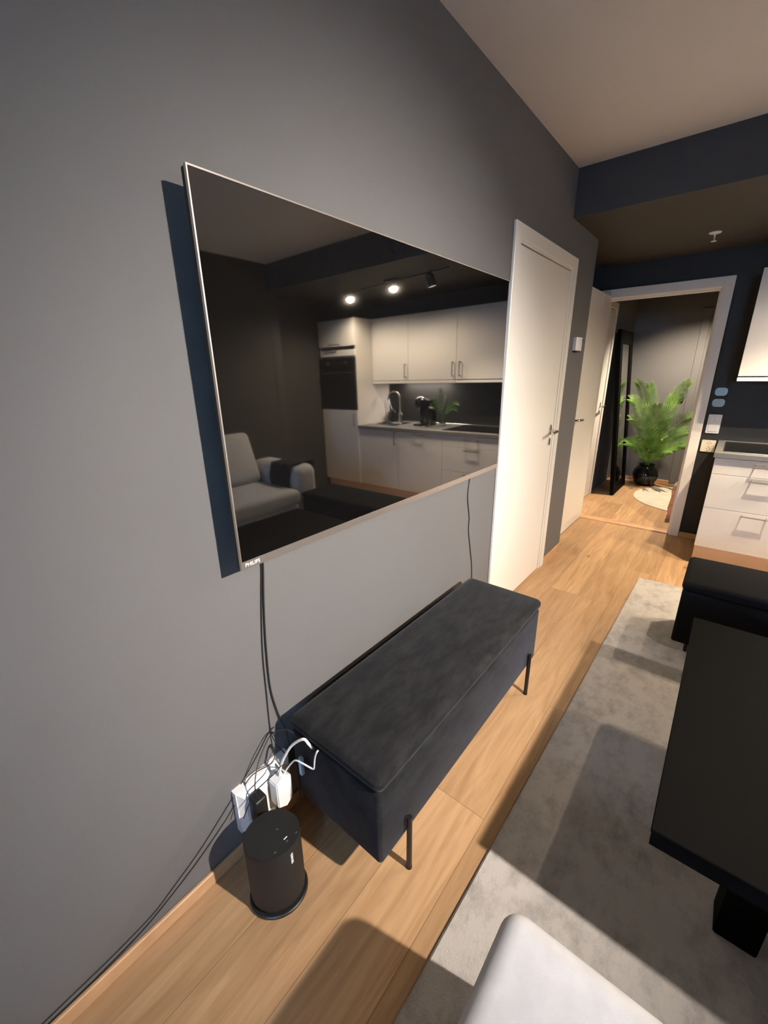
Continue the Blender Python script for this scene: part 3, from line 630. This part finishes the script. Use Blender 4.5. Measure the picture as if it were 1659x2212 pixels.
# drawer unit
def carcass(x0, x1, y0, y1, z0, z1, parent):
    b = BM(); box(b, x0 + 0.001, x1 - 0.001, y0 + 0.021, y1, z0, z1); return obj('carcass', b, M['cab'], parent)
t = thing('drawer_cabinet', ((KX[0] + KX[1]) / 2, KY + 0.3, PLZ), 'white base cabinet with three drawers under the hob beside the doorway', 'cabinet', 'white base units under the worktop')
carcass(KX[0], KX[1], KY, YE - 0.02, PLZ, CHZ - 0.003, t)
for z0, z1, hz in ((0.716, 0.831, 0.800), (0.463, 0.713, 0.692), (PLZ + 0.002, 0.460, 0.440)):
    b = BM(); box(b, KX[0] + 0.0015, KX[1] - 0.0015, KY, KY + 0.019, z0, z1, 0.0012, 1); d = obj('drawer_front', b, M['cab'], t)
    loop_handle(d, (1.124, KY, hz), (1.256, KY, hz), (0, -1, 0))
t = thing('dishwasher', ((KX[1] + KX[2]) / 2, KY + 0.3, PLZ), 'white integrated dishwasher front with one high bow handle beside the drawers', 'dishwasher')
carcass(KX[1], KX[2], KY, YE - 0.02, PLZ, CHZ - 0.003, t)
b = BM(); box(b, KX[1] + 0.0015, KX[2] - 0.0015, KY, KY + 0.019, PLZ + 0.002, 0.831, 0.0012, 1); d = obj('door', b, M['cab'], t); loop_handle(d, (1.752, KY, 0.812), (1.884, KY, 0.812), (0, -1, 0))
t = thing('sink_cabinet', ((KX[2] + KX[3]) / 2, KY + 0.3, PLZ), 'white base cabinet under the sink with a vertical bow handle', 'cabinet', 'white base units under the worktop')
carcass(KX[2], KX[3], KY, YE - 0.02, PLZ, 0.66, t)
b = BM(); box(b, KX[2] + 0.0015, KX[3] - 0.0015, KY, KY + 0.019, PLZ + 0.002, 0.831, 0.0012, 1); d = obj('door', b, M['cab'], t); loop_handle(d, (2.152, KY, 0.685), (2.152, KY, 0.815), (0, -1, 0))
# worktop, with sink opening built from four strips
sx0, sx1, sy0, sy1 = 2.36, 2.62, 3.93, 4.22
b = BM()
box(b, KX[0] - 0.010, sx0, KY - 0.02, YE, CHZ, WTZ, 0.002, 1); box(b, sx1, KX[3], KY - 0.02, YE, CHZ, WTZ, 0.002, 1)
box(b, sx0 - 0.004, sx1 + 0.004, KY - 0.02, sy0, CHZ, WTZ, 0.002, 1); box(b, sx0 - 0.004, sx1 + 0.004, sy1, YE, CHZ, WTZ, 0.002, 1)
tag(obj('kitchen_worktop', b, M['top']), 'grey laminate worktop over the white base units', 'worktop')
b = BM(); box(b, KX[0] - 0.010, KX[3], YE - 0.012, YE - 0.001, WTZ, WTZ + 0.008, 0.002, 1); tag(obj('worktop_edge_strip', b, M['chrome']), 'thin bright steel strip where the worktop meets the dark wall', 'edge strip')
t = thing('kitchen_sink', ((sx0 + sx1) / 2, (sy0 + sy1) / 2, 0.70), 'steel kitchen sink let into the grey worktop near the tall oven cabinet', 'sink')
b = BM()
for (x0, x1, y0, y1) in ((2.26, sx0, 3.90, 4.27), (sx1, 2.69, 3.90, 4.27), (sx0, sx1, 3.90, sy0), (sx0, sx1, sy1, 4.27)): box(b, x0, x1, y0, y1, WTZ, WTZ + 0.004)
obj('rim', b, M['steel'], t)
b = BM()
for pts in ([(sx0 + 0.02, sy0 + 0.02), (sx1 - 0.02, sy0 + 0.02), (sx1 - 0.02, sy1 - 0.02), (sx0 + 0.02, sy1 - 0.02)],):
    lo = [b.verts.new((p[0], p[1], 0.71)) for p in pts]; hi = [b.verts.new((p[0], p[1], WTZ + 0.003)) for p in ((sx0, sy0), (sx1, sy0), (sx1, sy1), (sx0, sy1))]
    b.faces.new(lo)
    for i in range(4): b.faces.new((lo[i], lo[(i + 1) % 4], hi[(i + 1) % 4], hi[i]))
ob = obj('bowl', b, M['steel'], t); md = ob.modifiers.new('thickness', 'SOLIDIFY'); md.thickness = 0.002
b = BM(); lathe(b, [(0.0, 0.712), (0.03, 0.712), (0.035, 0.715)], (2.49, 4.07, 0), 20); obj('drain', b, M['chrome'], t)
t = thing('kitchen_faucet', (2.44, 4.245, WTZ + 0.004), 'tall curved chrome faucet behind the kitchen sink', 'faucet')
b = BM(); lathe(b, [(0.026, 0.004), (0.026, 0.012), (0.021, 0.02), (0.021, 0.11), (0.017, 0.12)], (2.44, 4.245, WTZ), 20); obj('base', b, M['chrome'], t, smooth=True)
b = BM(); tube(b, spline([(2.44, 4.245, WTZ + 0.10), (2.44, 4.245, 1.12), (2.45, 4.23, 1.21), (2.49, 4.19, 1.245), (2.53, 4.15, 1.22), (2.545, 4.13, 1.14)], 8), 0.011, 12); obj('spout', b, M['chrome'], t, smooth=True)
b = BM(); tube(b, [(2.44, 4.245, 0.965), (2.39, 4.22, 0.975)], 0.012, 12); tube(b, [(2.39, 4.22, 0.975), (2.385, 4.19, 1.01)], 0.005, 8); obj('lever', b, M['chrome'], t, smooth=True)
t = thing('induction_hob', (1.25, 4.05, WTZ), 'black glass hob let into the worktop nearest the doorway', 'hob')
b = BM(); box(b, 0.935, 1.575, 3.80, 4.32, WTZ, WTZ + 0.004, 0.001, 1); obj('steel_rim', b, M['handle'], t)
b = BM(); box(b, 0.940, 1.570, 3.806, 4.314, WTZ + 0.003, WTZ + 0.006, 0.001, 1); obj('glass_plate', b, M['blackgloss'], t)
# things on the worktop
t = thing('cooking_pot', (2.60, 4.18 + 0.12, WTZ), 'black pot with a leaning ladle beside the faucet', 'pot')
b = BM(); lathe(b, [(0.06, 0.0), (0.068, 0.02), (0.070, 0.10), (0.060, 0.125), (0.02, 0.135), (0.012, 0.15), (0.0, 0.155)], (2.60, 4.305, WTZ + 0.004), 28); obj('body', b, M['pot'], t, smooth=True)
b = BM(); tube(b, [(2.60, 4.30, 0.99), (2.66, 4.28, 1.16)], 0.005, 8); obj('ladle', b, M['chrome'], t)
t = thing('coffee_machine', (2.02, 4.12, WTZ), 'black coffee machine with a rounded chrome top on the worktop', 'coffee machine')
b = BM(); box(b, 1.985, 2.085, 4.02, 4.24, WTZ, WTZ + 0.025, 0.008, 2); obj('base', b, M['blackplastic'], t, smooth=True)
b = BM(); box(b, 1.985, 2.085, 4.14, 4.24, WTZ + 0.02, 1.17, 0.02, 3); box(b, 1.985, 2.085, 4.03, 4.16, 1.07, 1.18, 0.03, 4); obj('body', b, M['pot'], t, smooth=True)
b = BM(); lathe(b, [(0.0, 0.0), (0.04, 0.0), (0.044, 0.006), (0.03, 0.016), (0.0, 0.02)], (2.035, 4.10, 1.176), 24); obj('lid', b, M['chrome'], t, smooth=True)
b = BM(); box(b, 1.90, 1.972, 4.13, 4.24, WTZ, 1.16, 0.012, 3); obj('water_tank', b, M['blackgloss'], t, smooth=True)
t = thing('glass_vase', (1.80, 4.20, WTZ), 'small clear glass vase holding green fern fronds on the worktop', 'vase')
b = BM(); lathe(b, [(0.0, 0.001), (0.036, 0.001), (0.040, 0.02), (0.036, 0.09), (0.044, 0.13), (0.042, 0.13), (0.033, 0.09), (0.036, 0.022), (0.0, 0.008)], (1.80, 4.20, WTZ), 28); obj('glass_body', b, M['glass'], t, smooth=True)
t = thing('drinking_glass', (1.90, 4.05, WTZ), 'clear drinking glass on the worktop in front of the vase', 'glass')
b = BM(); lathe(b, [(0.0, 0.001), (0.028, 0.001), (0.034, 0.09), (0.032, 0.09), (0.026, 0.008), (0.0, 0.006)], (1.90, 4.04, WTZ), 24); obj('glass_body', b, M['glass'], t, smooth=True)

def bez(p0, p1, p2, n=22):
    return [Vector(p0) * (1 - t) ** 2 + Vector(p1) * 2 * t * (1 - t) + Vector(p2) * t * t for t in [i / (n - 1) for i in range(n)]]
def frond(name, parent, p0, p1, p2, leaf_len, nleaf, m, width=0.010, start=0.25, lift=0.35, stem=0.004):
    pts = bez(p0, p1, p2, nleaf); b = BM(); tube(b, pts, stem, 6, stem * 0.3)
    face = Vector((random.uniform(-0.5, 0.5), -1, random.uniform(0.1, 0.7))).normalized()
    for i, p in enumerate(pts):
        f = i / (nleaf - 1)
        if f < start: continue
        d = (pts[min(i + 1, nleaf - 1)] - pts[max(i - 1, 0)]).normalized()
        sd = d.cross(face); sd.normalize(); up = sd.cross(d).normalized()
        g = (f - start) / (1 - start); L = leaf_len * (0.45 + 0.75 * math.sin(PI * min(1, 0.12 + g * 0.80))) * random.uniform(0.88, 1.1)
        for s in (-1, 1):
            dr = (sd * s * (1.0 - 0.45 * g) + d * (0.85 + 0.5 * g) + up * lift * random.uniform(0.5, 1.1)).normalized()
            wv = d.cross(dr).normalized().cross(dr).normalized() * width * 0.5
            a = p; q1 = p + dr * L * 0.35; q2 = p + dr * L * 0.72 - up * L * 0.02; q3 = p + dr * L - up * L * 0.10
            v = [b.verts.new(x) for x in (a - wv * .4, a + wv * .4, q1 + wv, q1 - wv, q2 + wv * .8, q2 - wv * .8, q3)]
            b.faces.new((v[0], v[1], v[2], v[3])); b.faces.new((v[3], v[2], v[4], v[5])); b.faces.new((v[5], v[4], v[6]))
    return obj(name, b, m, parent)
vs_ = bpy.data.objects['glass_vase']
t = thing('fern_stems', (1.80, 4.20, WTZ + 0.01), 'green fern fronds standing in the glass vase on the worktop', 'fern fronds')
for tip, mid in (((1.83, 4.2, 1.26), (1.81, 4.2, 1.15)), ((1.58, 4.16, 1.12), (1.72, 4.2, 1.18)), ((1.70, 4.10, 1.20), (1.78, 4.18, 1.15)), ((1.92, 4.14, 1.16), (1.84, 4.2, 1.15)), ((1.66, 4.25, 1.05), (1.76, 4.22, 1.10)), ((1.86, 4.05, 1.08), (1.82, 4.14, 1.10))):
    frond('frond', t, (1.80 + random.uniform(-.008, .008), 4.20, WTZ + 0.015), mid, tip, 0.05, 15, M['leaf'], 0.006, 0.35, 0.2, 0.002)

# tall oven cabinet
t = thing('tall_oven_cabinet', ((KX[3] + KX[4]) / 2, KY + 0.3, PLZ), 'tall white kitchen cabinet housing the oven at the end of the worktop', 'cabinet')
b = BM(); x0, x1 = KX[3] + 0.001, KX[4]
box(b, x0, x0 + 0.018, KY + 0.0, YE - 0.01, PLZ, 2.068); box(b, x1 - 0.018, x1, KY, YE - 0.01, PLZ, 2.068); box(b, x0 + 0.018, x1 - 0.018, YE - 0.03, YE - 0.01, PLZ, 2.068)
for z in (PLZ, 1.04, 1.650, 2.050): box(b, x0 + 0.018, x1 - 0.018, KY + 0.02, YE - 0.03, z, z + 0.016)
obj('carcass', b, M['cab'], t)
b = BM(); box(b, x0 + 0.001, x1 - 0.001, KY - 0.019, KY - 0.001, PLZ + 0.002, 1.046, 0.0012, 1); d = obj('lower_door', b, M['cab'], t); loop_handle(d, (2.745, KY - 0.019, 0.865), (2.745, KY - 0.019, 1.005), (0, -1, 0))
b = BM(); box(b, x0 + 0.001, x1 - 0.001, KY - 0.019, KY - 0.001, 1.775, 2.066, 0.0012, 1); d = obj('upper_door', b, M['cab'], t); loop_handle(d, (2.95, KY - 0.019, 1.795), (3.10, KY - 0.019, 1.795), (0, -1, 0))
b = BM(); box(b, x0 + 0.018, x1 - 0.018, KY - 0.010, KY + 0.01, 1.668, 1.735); obj('filler_panel', b, M['cab'], t)
t = thing('built_in_oven', ((KX[3] + KX[4]) / 2, KY + 0.2, 1.056), 'black glass built-in oven set in the tall white cabinet', 'oven')
b = BM(); box(b, KX[3] + 0.022, KX[4] - 0.021, KY + 0.002, KY + 0.45, 1.058, 1.648); obj('casing', b, M['blackmetal'], t)
b = BM(); box(b, KX[3] + 0.006, KX[4] - 0.005, KY - 0.022, KY - 0.001, 1.056, 1.515, 0.002, 1); d = obj('door', b, M['ovenglass'], t); loop_handle(d, (2.79, KY - 0.022, 1.478), (3.24, KY - 0.022, 1.478), (0, -1, 0), 0.035)
b = BM(); box(b, KX[3] + 0.006, KX[4] - 0.005, KY - 0.022, KY - 0.001, 1.522, 1.647, 0.002, 1); d = obj('control_panel', b, M['ovenglass'], t)
for xx in (2.86, 3.15):
    b = BM(); lathe(b, [(0.022, 0.0), (0.020, -0.022), (0.0, -0.024)], (xx, KY - 0.022, 1.585), 24, axis='y'); obj('knob', b, M['handle'], d, smooth=True)
# wall cabinets
UX = [0.911, 1.551, 2.171, 2.706]
labs = ['white wall cabinet above the hob nearest the doorway, handle at its lower right corner', 'white wall cabinet above the dishwasher, middle of the three', 'white wall cabinet above the sink beside the tall oven cabinet']
for i in range(3):
    x0, x1 = UX[i], UX[i + 1]
    t = thing('wall_cabinet', ((x0 + x1) / 2, UY + 0.17, 1.375), labs[i], 'cabinet', 'white wall cabinets over the worktop')
    b = BM(); box(b, x0 + 0.001, x1 - 0.001, UY + 0.02, YE - 0.002, 1.378, 2.066); obj('carcass', b, M['cab'], t)
    b = BM(); box(b, x0 + 0.0015, x1 - 0.0015, UY, UY + 0.018, 1.378, 2.066, 0.0012, 1); d = obj('door', b, M['cab'], t)
    hx = {0: x1 - 0.055, 1: x0 + 0.03, 2: x0 + 0.03}[i]
    loop_handle(d, (hx, UY, 1.415), (hx, UY, 1.55), (0, -1, 0))
b = BM(); box(b, 0.911, 1.551, UY + 0.004, UY + 0.30, 1.343, 1.370, 0.002, 1); tag(obj('extractor_hood', b, M['whiteplastic']), 'slim white extractor hood strip under the cabinet above the hob', 'extractor hood')
b = BM(); box(b, 1.553, 2.706, UY + 0.004, UY + 0.022, 1.343, 1.374, 0.001, 1); tag(obj('light_valance', b, M['cab']), 'narrow white valance strip under the wall cabinets over the sink', 'valance')
t = thing('under_cabinet_light', (2.13, 4.20, 1.35), 'lit strip lamp under the wall cabinets lighting the coffee machine', 'lamp')
b = BM(); box(b, 1.80, 2.46, 4.27, 4.33, 1.357, 1.376, 0.002, 1); obj('housing', b, M['whiteplastic'], t)
b = BM(); box(b, 1.815, 2.445, 4.275, 4.325, 1.352, 1.357); obj('diffuser', b, M['led'], t)
light('strip_light', 'AREA', (2.13, 4.30, 1.350), (2.13, 4.30, 0), 15, (1.0, 0.86, 0.74), size=(0.62, 0.04), parent=t)

# spotlight bar under the soffit
t = thing('spotlight_bar', (1.90, 3.40, 2.24), 'black ceiling spotlight bar with three lit bulbs over the kitchen floor', 'ceiling light')
b = BM(); tube(b, [(1.22, 3.31, 2.258), (2.60, 3.51, 2.258)], 0.007, 10); box(b, 1.80, 1.95, 3.36, 3.46, 2.255, 2.277, 0.004, 1); obj('bar', b, M['blackmetal'], t, smooth=True)
AIM = [(1.05, 3.72, 0.3), (1.70, 3.25, 0.0), (2.35, 3.3, 0.0)]
for i, p in enumerate(SPOTS):
    pv = Vector(p); av = (Vector(AIM[i]) - pv).normalized(); dp = 0.055 if i == 0 else 0.004
    q = Matrix.Translation(pv) @ av.to_track_quat('-Z', 'Y').to_matrix().to_4x4()
    b = BM(); lathe(b, [(0.006, 0.055), (0.02, 0.05), (0.032, 0.035), (0.036, -dp), (0.034, -dp), (0.030, 0.030), (0.006, 0.042)], (0, 0, 0), 24)
    bmesh.ops.transform(b, matrix=q, verts=b.verts[:]); tube(b, [pv - av * 0.05, Vector((p[0], p[1], 2.258))], 0.007, 8)
    hd = obj('spot_head', b, M['blackmetal'], t, smooth=True)
    b = BM(); lathe(b, [(0.0, 0.008), (0.024, 0.008), (0.027, 0.016), (0.0, 0.024)], (0, 0, 0), 20)
    bmesh.ops.transform(b, matrix=q, verts=b.verts[:]); obj('bulb', b, M['bulb'], hd, smooth=True)
    light('spot_light', 'SPOT', pv + av * 0.004, AIM[i], SPOT_W * [1.9, 0.95, 0.95][i], WARM, 0.022, [84, 165, 165][i], 0.6, t)

# living room lamp
t = thing('ceiling_spotlight', (2.65, 0.88, 2.518), 'ceiling spotlight over the sofa, outside the picture', 'ceiling light')
b = BM(); lathe(b, [(0.05, 0.0), (0.05, -0.02), (0.01, -0.022)], (2.65, 0.88, 2.518), 28); obj('canopy', b, M['whiteplastic'], t, smooth=True)
b = BM(); tube(b, [(2.65, 0.88, 2.50), (2.69, 0.88, 2.37)], 0.008, 10); obj('arm', b, M['whiteplastic'], t, smooth=True)
lv = Vector(LAMP_LIVING); dv = (Vector((0.0, 1.10, 0.66)) - lv).normalized()
b = BM(); tube(b, [lv - dv * 0.10, lv - dv * 0.012], 0.035, 20); obj('spot_head', b, M['whiteplastic'], t, smooth=True)
b = BM(); tube(b, [lv - dv * 0.012, lv - dv * 0.006], 0.026, 20); obj('bulb', b, M['bulb'], t, smooth=True)
light('spot_light', 'SPOT', LAMP_LIVING, (0.0, 1.22, 0.78), LIVING_W, NEUT, 0.035, 66, 1.0, t)
light('spot_light', 'SPOT', LAMP_LIVING, (0.2, 1.10, 0.50), LIVING_W * 0.08, NEUT, 0.035, 118, 1.0, t)
# hall lamp
t = thing('hall_ceiling_light', (0.62, 5.62, 2.4), 'small round downlight in the hall ceiling above the round rug', 'ceiling light')
b = BM(); lathe(b, [(0.05, 0.0), (0.052, -0.03), (0.040, -0.03), (0.038, -0.005)], (0.62, 5.62, 2.4), 28); obj('rim', b, M['whiteplastic'], t, smooth=True)
b = BM(); lathe(b, [(0.0, -0.014), (0.034, -0.014), (0.034, -0.008)], (0.62, 5.62, 2.4), 24); obj('bulb', b, M['bulb'], t)
light('hall_spot', 'SPOT', HALL_LAMP, (0.40, 5.95, 0.0), HALL_W, (1.0, 0.83, 0.64), 0.03, 112, 0.75, t)

# ------------------------------------------------------------------ hall things
# leaning mirror: bottom stands off the wall, top rests on it
t = thing('leaning_mirror', (-0.05, 5.76, 0), 'tall black framed mirror leaning on the hall wall beside the potted palm', 'mirror')
bx, tx_, zt = 0.015, -0.170, 1.85
ln = math.sqrt((bx - tx_) ** 2 + zt ** 2); th = math.atan2(bx - tx_, zt)
def lean(bm):
    # built upright with its face at x = 0, y 5.43..6.10, z 0..ln; then leaned back about the foot
    bmesh.ops.rotate(bm, cent=(0, 0, 0), matrix=Matrix.Rotation(-th, 3, 'Y'), verts=bm.verts[:])
    bmesh.ops.translate(bm, vec=(bx, 0, 0.0), verts=bm.verts[:])
ya, yb_ = 5.43, 6.10; ft = 0.04
b = BM(); fw = 0.11
box(b, -ft, 0, ya, ya + fw, 0.006, ln, 0.002, 1); box(b, -ft, 0, yb_ - fw, yb_, 0.006, ln, 0.002, 1); box(b, -ft, 0, ya + fw, yb_ - fw, 0.006, 0.006 + fw, 0.002, 1); box(b, -ft, 0, ya + fw, yb_ - fw, ln - fw * 1.3, ln, 0.002, 1)
lean(b); obj('frame', b, M['table'], t)
b = BM(); box(b, -ft + 0.01, -0.012, ya + fw, yb_ - fw, fw, ln - fw * 1.3); lean(b); obj('mirror_glass', b, M['mirror'], t)
b = BM(); box(b, -ft + 0.002, -ft + 0.01, ya + 0.02, yb_ - 0.02, 0.03, ln - 0.02); lean(b); obj('back_board', b, M['blackmetal'], t)

# potted palm
pc = (0.205, 6.235)
t = thing('potted_palm', (pc[0], pc[1], 0), 'lush green palm in a round glossy black pot in the hall', 'potted plant')
b = BM(); lathe(b, [(0.0, 0.0), (0.085, 0.0), (0.115, 0.03), (0.142, 0.09), (0.146, 0.14), (0.130, 0.20), (0.098, 0.24), (0.085, 0.252), (0.092, 0.268), (0.098, 0.272), (0.088, 0.272), (0.078, 0.25), (0.078, 0.235)], (*pc, 0), 48); obj('pot', b, M['pot'], t, smooth=True)
b = BM(); lathe(b, [(0.0, 0.24), (0.079, 0.24), (0.079, 0.235)], (*pc, 0), 24); obj('soil', b, M['soil'], t)
fr_ = [((-0.03, 6.10, 1.27), .5), ((-0.05, 5.98, 1.08), .7), ((0.09, 6.20, 1.22), .4), ((0.47, 6.05, 1.27), .5), ((0.58, 5.90, 0.92), .7), ((0.0, 5.90, 0.86), .7), ((0.56, 5.98, 0.74), .7),
       ((-0.02, 5.98, 0.56), .9), ((0.46, 5.90, 0.52), .9), ((0.24, 5.86, 1.02), .4), ((0.10, 5.84, 0.66), .7), ((0.34, 6.28, 1.10), .4), ((0.36, 5.84, 0.66), .8), ((0.60, 6.14, 0.58), .9), ((0.22, 5.88, 0.48), .9)]
for k, (tip, bend) in enumerate(fr_):
    tv_ = Vector(tip); p0 = Vector((pc[0] + random.uniform(-.03, .03), pc[1] + random.uniform(-.03, .03), 0.24))
    mid = p0.lerp(tv_, 0.35); mid.z = p0.z + (tv_.z - p0.z) * (0.62 + 0.35 * bend); mid.y += 0.02
    frond('frond', t, p0, mid, tv_, 0.14, 34, M['leaf'], 0.0085, 0.18, 0.05, 0.004)

# round hall rug
b = BM(); lathe(b, [(0.0, 0.0), (0.585, 0.0), (0.592, 0.005), (0.585, 0.010), (0.555, 0.010), (0.552, 0.0085), (0.549, 0.010), (0.0, 0.010)], (0.78, 5.70, 0), 96)
tag(obj('round_rug', b, M['hallrug'], smooth=True), 'round cream rug with a stitched border on the hall floor', 'rug')
# pink bag
t = thing('paper_bag', (0.74, 4.95, 0), 'pink paper bag with a pale rim standing on the hall floor behind the door frame', 'bag')
b = BM(); g = [(0.612, 4.86), (0.80, 4.84), (0.86, 5.02), (0.63, 5.06)]
lv_ = []
for k in range(7):
    z = 0.345 * k / 6; row = []
    for i in range(4):
        a0, a1 = Vector(g[i]), Vector(g[(i + 1) % 4])
        for s_ in range(6):
            p = a0.lerp(a1, s_ / 6); jit = 0.006 * math.sin(k * 2.1 + i * 3 + s_ * 1.7); row.append(b.verts.new((p.x + jit + 0.01 * k / 6, p.y - jit, z)))
    lv_.append(row)
for A, B in zip(lv_, lv_[1:]):
    for i in range(24): b.faces.new((A[i], A[(i + 1) % 24], B[(i + 1) % 24], B[i]))
b.faces.new(lv_[0]); ob = obj('bag_body', b, M['pink'], t, smooth=True); md = ob.modifiers.new('thickness', 'SOLIDIFY'); md.thickness = 0.0015
b = BM(); r0 = []; r1 = []
for i in range(4):
    a0, a1 = Vector(g[i]), Vector(g[(i + 1) % 4])
    for s_ in range(6):
        p = a0.lerp(a1, s_ / 6); c = Vector((0.72, 4.94)); p = c + (p - c) * 1.012; r0.append(b.verts.new((p.x + 0.0085, p.y, 0.315))); r1.append(b.verts.new((p.x + 0.0105, p.y, 0.352)))
for i in range(24): b.faces.new((r0[i], r0[(i + 1) % 24], r1[(i + 1) % 24], r1[i]))
ob = obj('bag_rim', b, M['paper'], t); md = ob.modifiers.new('thickness', 'SOLIDIFY'); md.thickness = 0.0015
